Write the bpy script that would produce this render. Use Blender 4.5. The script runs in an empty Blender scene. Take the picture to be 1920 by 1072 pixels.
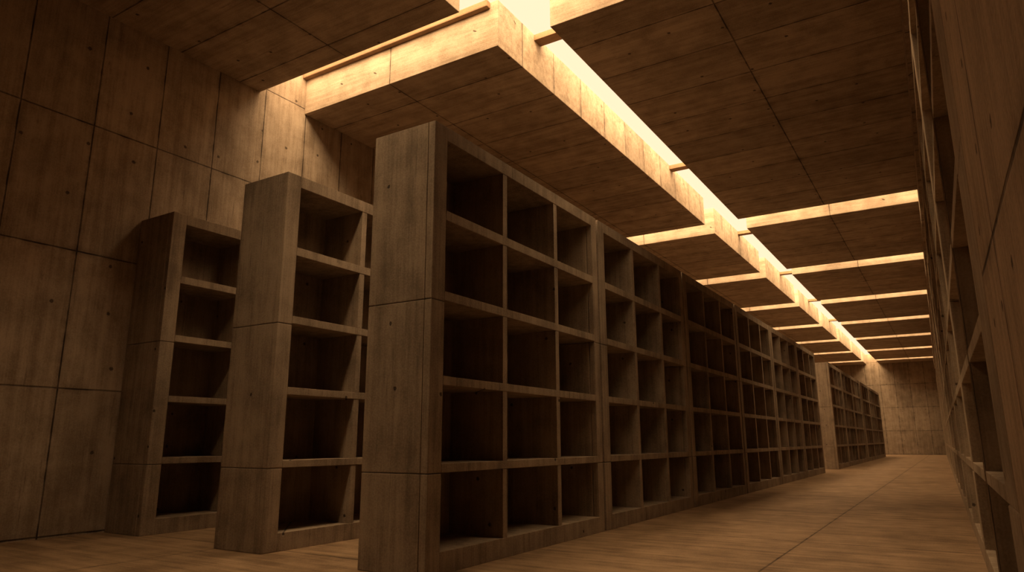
import bpy, bmesh, math, random
from mathutils import Matrix, Vector
S = 1.2            # metres per unit of eye height
scene = bpy.context.scene
C = scene.collection
random.seed(4)

# ------------------------------------------------------------------ materials
def concrete(name, light, dark, grain, plane, joints=(), holes=0.62, hole_r=0.024, rough=0.85, panel=None, bump=0.5, streak=1.0, dash_k=0.42):
    """procedural board-marked concrete. grain: axis along which the streaks run.
    joints: (axis, pitch, offset) in metres; plane 'wall' or 'slab'."""
    m = bpy.data.materials.new(name); m.use_nodes = True
    nt = m.node_tree; N = nt.nodes; L = nt.links
    for n in list(N): N.remove(n)
    def nd(t, **k):
        n = N.new(t)
        for a, b in k.items():
            if a.startswith('i_'): n.inputs[a[2:]].default_value = b
            else: setattr(n, a, b)
        return n
    def val(x, sock):
        if isinstance(x, (int, float)): sock.default_value = x
        else: L.new(x, sock)
    def M(op, a, b=None, c=None, clamp=False):
        n = N.new('ShaderNodeMath'); n.operation = op; n.use_clamp = clamp
        val(a, n.inputs[0])
        if b is not None: val(b, n.inputs[1])
        if c is not None: val(c, n.inputs[2])
        return n.outputs[0]
    def noise(vec, scale, detail=4, rough_=0.55, sc=None):
        if sc:
            mp = N.new('ShaderNodeMapping'); L.new(vec, mp.inputs[0]); mp.inputs['Scale'].default_value = sc; vec = mp.outputs[0]
        n = N.new('ShaderNodeTexNoise'); L.new(vec, n.inputs['Vector'])
        n.inputs['Scale'].default_value = scale; n.inputs['Detail'].default_value = detail; n.inputs['Roughness'].default_value = rough_
        return n.outputs['Fac']
    def ramp(f, a, b):
        n = N.new('ShaderNodeMapRange'); n.interpolation_type = 'SMOOTHSTEP'
        L.new(f, n.inputs[0]); n.inputs[1].default_value = a; n.inputs[2].default_value = b
        return n.outputs[0]
    out = N.new('ShaderNodeOutputMaterial'); bs = N.new('ShaderNodeBsdfPrincipled'); L.new(bs.outputs[0], out.inputs[0])
    tc = N.new('ShaderNodeTexCoord'); geo = N.new('ShaderNodeNewGeometry'); oi = N.new('ShaderNodeObjectInfo')
    # shift by object so repeated units are not identical
    vm = N.new('ShaderNodeVectorMath'); vm.operation = 'MULTIPLY_ADD'
    L.new(oi.outputs['Location'], vm.inputs[0]); vm.inputs[1].default_value = (1.37, 1.11, 0.7); L.new(tc.outputs['Object'], vm.inputs[2])
    P = vm.outputs[0]; O = tc.outputs['Object']
    sep = N.new('ShaderNodeSeparateXYZ'); L.new(O, sep.inputs[0])
    sepP = N.new('ShaderNodeSeparateXYZ'); L.new(P, sepP.inputs[0])
    nrm = N.new('ShaderNodeSeparateXYZ'); L.new(geo.outputs['Normal'], nrm.inputs[0])
    s = [9, 9, 9]; s['XYZ'.index(grain)] = 0.55
    big = noise(P, 0.55, 3); mott = noise(P, 2.3, 7, 0.62)
    strk = noise(P, 1.0, 5, 0.6, tuple(s))
    s2 = [42, 42, 42]; s2['XYZ'.index(grain)] = 1.6
    fine = noise(P, 1.0, 3, 0.6, tuple(s2))
    spk = noise(P, 55, 2, 0.6)
    f = M('MULTIPLY', big, 0.22)
    f = M('MULTIPLY_ADD', mott, 0.40, f)
    f = M('MULTIPLY_ADD', strk, 0.34 * streak, f)
    f = M('MULTIPLY_ADD', fine, 0.16 * streak, f)
    f = M('MULTIPLY_ADD', spk, 0.20, f)
    tot = 0.5 * (0.22 + 0.40 + 0.34 * streak + 0.16 * streak + 0.20)
    f = ramp(f, tot - 0.17, tot + 0.15)
    mix = N.new('ShaderNodeMix'); mix.data_type = 'RGBA'
    L.new(f, mix.inputs['Factor']); mix.inputs['A'].default_value = (*dark, 1); mix.inputs['B'].default_value = (*light, 1)
    col = mix.outputs['Result']
    # soot-like blotches
    blot = noise(P, 3.1, 9, 0.72, (1, 1, 1) if plane == 'slab' else (1.6, 1.6, 0.8))
    blot = ramp(blot, 0.60, 0.74)
    dark_f = M('MULTIPLY', blot, 0.42)
    s3 = [16, 16, 16]; s3['XYZ'.index(grain)] = 0.9
    dash = M('MULTIPLY', ramp(noise(P, 1.0, 6, 0.68, tuple(s3)), 0.56 if dash_k > 0.6 else 0.585, 0.70), ramp(noise(P, 0.9, 3), 0.38, 0.62))
    dark_f = M('MAXIMUM', dark_f, M('MULTIPLY', dash, dash_k))
    hgt = M('MULTIPLY', fine, 0.35)
    hgt = M('MULTIPLY_ADD', dash, -0.5, hgt)
    hgt = M('MULTIPLY_ADD', spk, 0.35, hgt)
    hgt = M('MULTIPLY_ADD', mott, 0.5, hgt)
    wob = noise(P, 3.5, 4)
    for ax, pitch, off in joints:
        i = 'XYZ'.index(ax)
        c = M('MULTIPLY_ADD', M('SUBTRACT', wob, 0.5), 0.012, sep.outputs[i])
        d = M('DIVIDE', M('SUBTRACT', c, off), pitch)
        d = M('SUBTRACT', M('FRACT', M('ADD', d, 0.5)), 0.5)
        d = M('MULTIPLY', M('ABSOLUTE', d), pitch)
        mask = M('SUBTRACT', 1.0, M('MULTIPLY', M('ABSOLUTE', nrm.outputs[i]), 1.0))
        mask = ramp(mask, 0.3, 0.6)
        line = M('MULTIPLY', M('SUBTRACT', 1.0, ramp(d, 0.005, 0.014)), mask)
        halo = M('MULTIPLY', M('MULTIPLY', M('SUBTRACT', 1.0, ramp(d, 0.0, 0.11)), mask), ramp(wob, 0.42, 0.66))
        hgt = M('MULTIPLY_ADD', line, -2.2, hgt)
        dark_f = M('MAXIMUM', dark_f, M('MULTIPLY', line, M('MULTIPLY_ADD', wob, 0.5, 0.42)))
        dark_f = M('MULTIPLY_ADD', halo, 0.28, dark_f, clamp=True)
    if panel:   # slight tone change per cast panel
        a, pa, oa, b, pb, ob = panel
        ia = M('FLOOR', M('DIVIDE', M('SUBTRACT', sep.outputs['XYZ'.index(a)], oa), pa))
        ib = M('FLOOR', M('DIVIDE', M('SUBTRACT', sep.outputs['XYZ'.index(b)], ob), pb))
        cb = N.new('ShaderNodeCombineXYZ'); L.new(ia, cb.inputs[0]); L.new(ib, cb.inputs[1])
        wn = N.new('ShaderNodeTexWhiteNoise'); wn.noise_dimensions = '2D'; L.new(cb.outputs[0], wn.inputs['Vector'])
        dark_f = M('MULTIPLY_ADD', wn.outputs['Value'], 0.20, dark_f, clamp=True)
    if holes:
        cb = N.new('ShaderNodeCombineXYZ')
        if plane == 'wall':
            L.new(M('ADD', sepP.outputs[0], sepP.outputs[1]), cb.inputs[0]); L.new(sepP.outputs[2], cb.inputs[1])
        else:
            L.new(M('ADD', sepP.outputs[0], sepP.outputs[2]), cb.inputs[0]); L.new(M('ADD', sepP.outputs[1], sepP.outputs[2]), cb.inputs[1])
        vo = N.new('ShaderNodeTexVoronoi'); vo.voronoi_dimensions = '2D'; L.new(cb.outputs[0], vo.inputs['Vector'])
        vo.inputs['Scale'].default_value = 1 / holes; vo.inputs['Randomness'].default_value = 0.55
        dd = M('MULTIPLY', vo.outputs['Distance'], holes)
        dd = M('MULTIPLY_ADD', M('SUBTRACT', spk, 0.5), 0.02, dd)
        sc_ = N.new('ShaderNodeSeparateColor'); L.new(vo.outputs['Color'], sc_.inputs[0])
        h = M('MULTIPLY', M('SUBTRACT', 1.0, ramp(dd, hole_r * 0.7, hole_r * 1.3)), M('GREATER_THAN', sc_.outputs[0], 0.45))
        hgt = M('MULTIPLY_ADD', h, -2.5, hgt)
        dark_f = M('MAXIMUM', dark_f, M('MULTIPLY', h, 0.85))
    mx = N.new('ShaderNodeMix'); mx.data_type = 'RGBA'; mx.blend_type = 'MIX'
    L.new(dark_f, mx.inputs['Factor']); L.new(col, mx.inputs['A']); mx.inputs['B'].default_value = (dark[0] * .22, dark[1] * .2, dark[2] * .2, 1)
    L.new(mx.outputs['Result'], bs.inputs['Base Color'])
    bs.inputs['Roughness'].default_value = rough
    bs.inputs['Specular IOR Level'].default_value = 0.25
    bp = N.new('ShaderNodeBump'); bp.inputs['Strength'].default_value = bump; bp.inputs['Distance'].default_value = 0.012
    L.new(hgt, bp.inputs['Height']); L.new(bp.outputs[0], bs.inputs['Normal'])
    return m

LT = (0.55, 0.43, 0.325); DK = (0.26, 0.19, 0.13)
PW = 0.785 * S; PH = 1.555 * S
M_WALL = concrete('wall_concrete', LT, DK, 'Z', 'wall', joints=[('Y', PW, 3.82 * S), ('Z', PH, 0.02 * S)],
                  panel=('Y', PW, 3.82 * S, 'Z', PH, 0.02 * S), holes=0.72)
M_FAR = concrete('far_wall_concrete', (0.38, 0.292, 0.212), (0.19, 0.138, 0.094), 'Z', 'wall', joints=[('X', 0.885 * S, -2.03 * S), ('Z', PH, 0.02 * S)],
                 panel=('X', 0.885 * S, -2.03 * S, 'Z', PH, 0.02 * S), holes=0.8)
M_CEIL = concrete('ceiling_concrete', LT, DK, 'X', 'slab', joints=[('X', 4.62 * S, -1.83 * S), ('Y', 0.93 * S, 3.85 * S)],
                  panel=('X', 4.62 * S, -1.83 * S, 'Y', 0.93 * S, 3.85 * S), holes=0.8)
M_FLOOR = concrete('floor_concrete', (0.45, 0.30, 0.182), (0.165, 0.102, 0.057), 'X', 'slab', joints=[('X', 4.7 * S, -1.4 * S), ('Y', 3.1 * S, 1.55 * S)],
                   holes=0, rough=0.55, bump=0.3, streak=1.25, dash_k=0.72)
M_SHELF = concrete('bookcase_concrete', (0.40, 0.308, 0.228), (0.165, 0.122, 0.087), 'Z', 'wall', holes=0.75, hole_r=0.019)
M_SHELFR = concrete('wall_shelving_concrete_brightened', (0.50, 0.385, 0.28), (0.23, 0.17, 0.115), 'Z', 'wall', holes=0.75, hole_r=0.019)  # brighter copy of the bookcase concrete; colour makes up for weak light here
M_PIER = concrete('pier_concrete_brightened', (0.72, 0.535, 0.38), (0.37, 0.26, 0.17), 'Z', 'wall', joints=[('Y', 1.12 * S, 2.36 * S), ('Z', PH, 0.02 * S)], holes=0.5, hole_r=0.02)  # concrete colour raised to stand in for light the pier does not get
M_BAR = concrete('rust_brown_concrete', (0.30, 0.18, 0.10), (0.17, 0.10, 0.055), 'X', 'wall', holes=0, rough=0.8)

# ------------------------------------------------------------------ mesh helpers
def box(bm, x0, x1, y0, y1, z0, z1, b=0.0):
    x0, x1, y0, y1, z0, z1 = [v * S for v in (x0, x1, y0, y1, z0, z1)]
    r = bmesh.ops.create_cube(bm, size=1)
    vs = r['verts']
    bmesh.ops.scale(bm, vec=(x1 - x0, y1 - y0, z1 - z0), verts=vs)
    bmesh.ops.translate(bm, vec=((x0 + x1) / 2, (y0 + y1) / 2, (z0 + z1) / 2), verts=vs)
    if b:
        es = list({e for v in vs for e in v.link_edges})
        bmesh.ops.bevel(bm, geom=es, offset=b, segments=2, affect='EDGES', profile=0.6)
def link(name, bm, mat, parent=None):
    me = bpy.data.meshes.new(name); bm.normal_update(); bm.to_mesh(me); bm.free()
    o = bpy.data.objects.new(name, me); C.objects.link(o); me.materials.append(mat)
    if parent is not None: o.parent = parent
    return o
def mk(name, boxes, mat, parent=None, b=0.0):
    bm = bmesh.new()
    for q in boxes: box(bm, *q, b=b)
    return link(name, bm, mat, parent)
def structure(name, boxes, mat, b=0.0):
    o = mk(name, boxes, mat, None, b); o['kind'] = 'structure'; return o
def empty(name, x, y, rz=0.0):
    o = bpy.data.objects.new(name, None); C.objects.link(o); o.empty_display_size = 0.3
    o.location = (x * S, y * S, 0); o.rotation_euler = (0, 0, rz); return o
def copy_tree(o, parent=None):
    c = o.copy(); C.objects.link(c)
    if parent is not None: c.parent = parent
    for ch in [k for k in C.objects if k.parent == o]: copy_tree(ch, c)
    return c
def tag(o, label, cat, group=None):
    o['label'] = label; o['category'] = cat
    if group: o['group'] = group

# ------------------------------------------------------------------ measured layout (in eye heights)
A1, A2, AW, D = -3.44, -5.42, -8.264, 0.687
ZC, ZT = 6.149, 6.843
XL, XR = -4.537, -3.739
B0, K = 0.197, 0.0125         # right-hand front plane x = B0 - K*y
FAR, NEAR = 54.3, -4.0
RZ = math.atan(K)
J4, J2 = 0.748, 2.123

# ------------------------------------------------------------------ the room
WT = 0.5
structure('floor', [(AW - WT, 2.2, NEAR - WT, FAR + WT, -0.3, 0)], M_FLOOR)
structure('wall_left', [(AW - WT, AW, NEAR, FAR, 0, ZT)], M_WALL)
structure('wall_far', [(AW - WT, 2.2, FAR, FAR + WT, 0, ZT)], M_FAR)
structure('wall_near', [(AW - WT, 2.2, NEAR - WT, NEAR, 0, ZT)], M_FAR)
DW = D + 0.05
def right_frame(o):
    o.location = (B0 * S, 0, 0); o.rotation_euler = (0, 0, RZ); return o
w = right_frame(structure('wall_right', [(DW, DW + WT, 2.96, FAR - 0.02, 0, ZT)], M_WALL))
h = right_frame(structure('trim_1', [(-0.008, DW, 3.0, FAR - 0.02, 5.62, ZC - 0.003)], M_WALL))

# ceiling slabs; cross slits between them
gap = 0.85; Q = 5.839; C2 = 17.078
nears = [NEAR, 6.929] + [C2 + Q * i for i in range(6)]
fars = [6.067] + [C2 + Q * i - gap for i in range(6)] + [C2 + Q * 6 - gap]
nears.append(C2 + Q * 6); fars.append(FAR)
slabs = [(n, f) for n, f in zip(nears, fars) if f - n > 0.3]
for n, f in slabs:
    structure('ceiling', [(AW, XL, n, f, ZC, ZT)], M_CEIL, b=0.008)
    xr = B0 + DW
    structure('ceiling', [(XR, xr, n, f, ZC, ZT)], M_CEIL, b=0.008)

structure('ceiling', [(XL + 0.004, XR - 0.004, NEAR, -0.4, ZC, ZT)], M_CEIL, b=0.008)   # unseen filler slab added to dim the near end; long slit starts here

# beams in the skylight slit
lab = ['nearest brown crossbar, where the long skylight slit opens widest at the top',
       'second brown crossbar along the long skylight slit, alone between two wide slabs',
       'third brown crossbar in the long skylight slit, by the first bright right-hand cross slit',
       'small crossbar in the long skylight slit by the second right-hand cross slit',
       'tiny crossbar in the long skylight slit by the third right-hand cross slit',
       'tiny crossbar in the long skylight slit by the fourth right-hand cross slit']
for i, y in enumerate([7.90, 13.75, 19.5, 25.3, 31.1, 37.0]):
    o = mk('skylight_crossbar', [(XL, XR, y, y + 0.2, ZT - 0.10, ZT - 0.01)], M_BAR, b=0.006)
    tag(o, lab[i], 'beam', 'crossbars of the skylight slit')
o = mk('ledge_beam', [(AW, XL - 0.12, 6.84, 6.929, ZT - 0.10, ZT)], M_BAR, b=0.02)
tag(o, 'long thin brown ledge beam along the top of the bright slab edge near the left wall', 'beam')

# ------------------------------------------------------------------ bookcases
ROWS = [0.165, 0.753, 0.822, 1.441, 1.512, 2.138, 2.215, 2.834, 2.920, 3.559]
def bookcase(x_out, width, rows, height, left, right, divs, depth, label, group, joints=(J4, J2), back=0.09, lip=0.0, cat='bookcase', M_SHELF=M_SHELF):
    """open front faces +X*x_out; unit runs along +Y from its origin (front near corner)."""
    s = -x_out     # direction into the unit
    def bx(u0, u1, y0, y1, z0, z1):
        a, b = s * u0, s * u1
        return (min(a, b), max(a, b), y0, y1, z0, z1)
    root = bpy.data.objects.new('concrete_bookcase', None); C.objects.link(root)
    g = 0.004
    zs = [0] + list(joints) + [height]
    strip = 0.075
    for y0, y1 in ((0, left), (width - right, width)):
        bl = []
        for a, b in zip(zs, zs[1:]):
            bl.append(bx(-lip if y0 or left < 0.3 else 0, strip - g, y0, y1, a + g * (a > 0), b))
            bl.append(bx(strip, depth, y0, y1, a + g * (a > 0), b))
        mk('side_panel', bl, M_SHELF, root, b=0.010)
    yi0, yi1 = left, width - right
    mk('plinth', [bx(0, depth, yi0, yi1, 0, rows[0])], M_SHELF, root, b=0.005)
    mk('top_panel', [bx(0, depth, yi0, yi1, rows[-1], height)], M_SHELF, root, b=0.005)
    mk('back_panel', [bx(depth - back, depth, yi0, yi1, rows[0], rows[-1])], M_SHELF, root)
    for k in range(1, len(rows) - 1, 2):
        mk('shelf', [bx(0, depth - back, yi0, yi1, rows[k], rows[k + 1])], M_SHELF, root, b=0.005)
    for (da, db) in divs:
        bl = [bx(0.004, depth - back, da, db, rows[k], rows[k + 1]) for k in range(0, len(rows), 2)]
        if lip: bl.append(bx(-lip, -0.001, da, db, rows[0], rows[-1]))
        mk('divider', bl, M_SHELF, root, b=0.004)
    tag(root, label, cat, group)
    return root

P_ = 3.246; U0 = 4.283
Wd = P_ - 0.05
proto = bookcase(1, Wd, ROWS, 3.6834, 0.175, 0.135, [(1.075, 1.15), (2.105, 2.18)], D, '', None)
grp = 'three-bay bookcases of the long central row'
labels1 = ['tall foreground concrete bookcase heading the long central row, blank end wall facing the viewer',
           'concrete bookcase directly after the foreground one in the long central row',
           'concrete bookcase third along the unbroken part of the central row',
           'concrete bookcase fourth along the unbroken part of the central row',
           'concrete bookcase next to last before the break in the central row',
           'concrete bookcase at the far end of the unbroken run, just before the break']
pos = [U0 + i * P_ for i in range(6)]
labels2 = ['distant concrete bookcase with a pale lit end wall just past the break in the row',
           'distant concrete bookcase in the middle of the three past the break',
           'distant concrete bookcase last of the three past the break, before the pale upright']
pos += [26.69 + i * P_ for i in range(3)]
labels3 = ['bookcase with the broad pale upright, heading the farthest group of the central row',
           'farthest group of the central row, its middle bookcase',
           'very last bookcase of the central row, nearest to the far wall']
pos += [37.2 + i * P_ for i in range(3)]
labs = labels1 + labels2 + labels3
wide = bookcase(1, Wd + 0.6, ROWS, 3.6834, 0.775, 0.135, [(1.675, 1.75), (2.705, 2.78)], D, '', None)
for i, y in enumerate(pos):
    o = proto if i == 0 else (wide if i == 9 else copy_tree(proto))
    if i == 9: y -= 0.6
    o.location = (A1 * S, y * S, 0); tag(o, labs[i], 'bookcase', grp)
    if i == 3: pass
g2 = 'bookcases standing left of the central row'
for (x, y, lb) in ((A2, 4.392, 'tall concrete bookcase second from the left wall, half hidden by the foreground row'),
                   (AW + D + 0.01, 4.511, 'concrete bookcase against the left wall, smallest of the three near end walls')):
    for k in range(1):
        o = copy_tree(proto); o.location = (x * S, (y + k * P_) * S, 0); tag(o, lb, 'bookcase', g2)

# right-hand wall units (two bays, taller), built in the plane of the right wall
ROWSR = [0.165, 0.753, 0.822, 1.441, 1.512, 2.138, 2.215, 3.0, 3.08, 3.86, 3.94, 4.62]
gr = 'shelf units of the right-hand wall'
W2 = 3.9
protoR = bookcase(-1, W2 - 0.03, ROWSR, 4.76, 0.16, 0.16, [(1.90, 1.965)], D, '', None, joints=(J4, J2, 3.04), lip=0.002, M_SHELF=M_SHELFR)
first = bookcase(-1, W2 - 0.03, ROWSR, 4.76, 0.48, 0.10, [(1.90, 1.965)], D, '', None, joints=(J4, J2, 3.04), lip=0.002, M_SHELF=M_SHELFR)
labsR = ['concrete shelf unit flush beside the broad pier on the right-hand wall',
         'concrete shelf unit on the right-hand wall, one beyond the unit touching the pier',
         'concrete shelf unit on the right-hand wall, two beyond the unit touching the pier',
         'concrete shelf unit on the right-hand wall, three beyond the unit touching the pier']
i = 0; y = 2.97
while y + W2 < FAR:
    o = first if i == 0 else (protoR if i == 1 else copy_tree(protoR))
    o.location = ((B0 - y * math.sin(RZ)) * S, y * math.cos(RZ) * S, 0); o.rotation_euler = (0, 0, RZ)
    tag(o, labsR[i] if i < 4 else 'distant concrete shelf unit seen as a sliver on the right-hand wall', 'shelf unit', gr)
    i += 1; y += W2
# broad solid pier close to the camera
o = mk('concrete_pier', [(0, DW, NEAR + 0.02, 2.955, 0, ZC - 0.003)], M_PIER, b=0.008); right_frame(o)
tag(o, 'broad solid concrete pier filling the right edge, close to the viewer', 'pier')

SUN = (0.24, -0.66, 0.78); CREAM = (1.35, 0.96, 0.62); GLOW = (15.0, 10.1, 5.3)
# ------------------------------------------------------------------ light: warm sky through the slits
w = bpy.data.worlds.new('warm_sky'); scene.world = w; w.use_nodes = True
# evening sky: pale cream dome, brightening broadly towards the hidden sun (behind and to the right of the hall)
wn = w.node_tree.nodes; wl = w.node_tree.links
bg = wn['Background']
tcw = wn.new('ShaderNodeTexCoord')
dp = wn.new('ShaderNodeVectorMath'); dp.operation = 'DOT_PRODUCT'
wl.new(tcw.outputs['Generated'], dp.inputs[0]); dp.inputs[1].default_value = Vector(SUN).normalized()
mr = wn.new('ShaderNodeMapRange'); mr.interpolation_type = 'SMOOTHSTEP'
wl.new(dp.outputs['Value'], mr.inputs[0]); mr.inputs[1].default_value = 0.0; mr.inputs[2].default_value = 1.0
cm = wn.new('ShaderNodeMix'); cm.data_type = 'RGBA'
wl.new(mr.outputs[0], cm.inputs['Factor']); cm.inputs['A'].default_value = (*CREAM, 1); cm.inputs['B'].default_value = (*GLOW, 1)
wl.new(cm.outputs['Result'], bg.inputs[0]); bg.inputs[1].default_value = 1.0
def portal(x0, x1, y0, y1):
    l = bpy.data.lights.new('sky_portal', 'AREA'); l.shape = 'RECTANGLE'; l.size = (x1 - x0) * S; l.size_y = (y1 - y0) * S
    l.cycles.is_portal = True
    o = bpy.data.objects.new('sky_portal', l); C.objects.link(o); o.location = ((x0 + x1) / 2 * S, (y0 + y1) / 2 * S, (ZT + 0.01) * S)
portal(XL, XR, -0.4, 14); portal(XL, XR, 14, FAR)
for (n0, f0), (n1, f1) in zip(slabs, slabs[1:]):
    portal(AW, XL, f0, n1); portal(XR, B0 + DW, f0, n1)

# ------------------------------------------------------------------ camera
cam = bpy.data.cameras.new('camera'); co = bpy.data.objects.new('camera', cam); C.objects.link(co)
R_ = Vector((0.8480826782794835, 0.5298571194996758, -0.0026839742555815854))
U_ = Vector((0.11808640941406824, -0.18406477196339105, 0.9757949372863941))
F_ = Vector((-0.5165378695836264, 0.827871724748207, 0.21867106952781262))
mw = Matrix((R_, U_, -F_)).transposed().to_4x4(); mw.translation = Vector((0, 0, S))
co.matrix_world = mw
cam.sensor_width = 36; cam.lens = 1291.4976 / 1920 * 36; cam.clip_start = 0.02; cam.clip_end = 300
scene.camera = co
vs = scene.view_settings
vs.view_transform = 'Standard'; vs.look = 'None'; vs.gamma = 1; vs.exposure = -0.05; vs.use_curve_mapping = False
scene.cycles.max_bounces = 12; scene.cycles.diffuse_bounces = 8
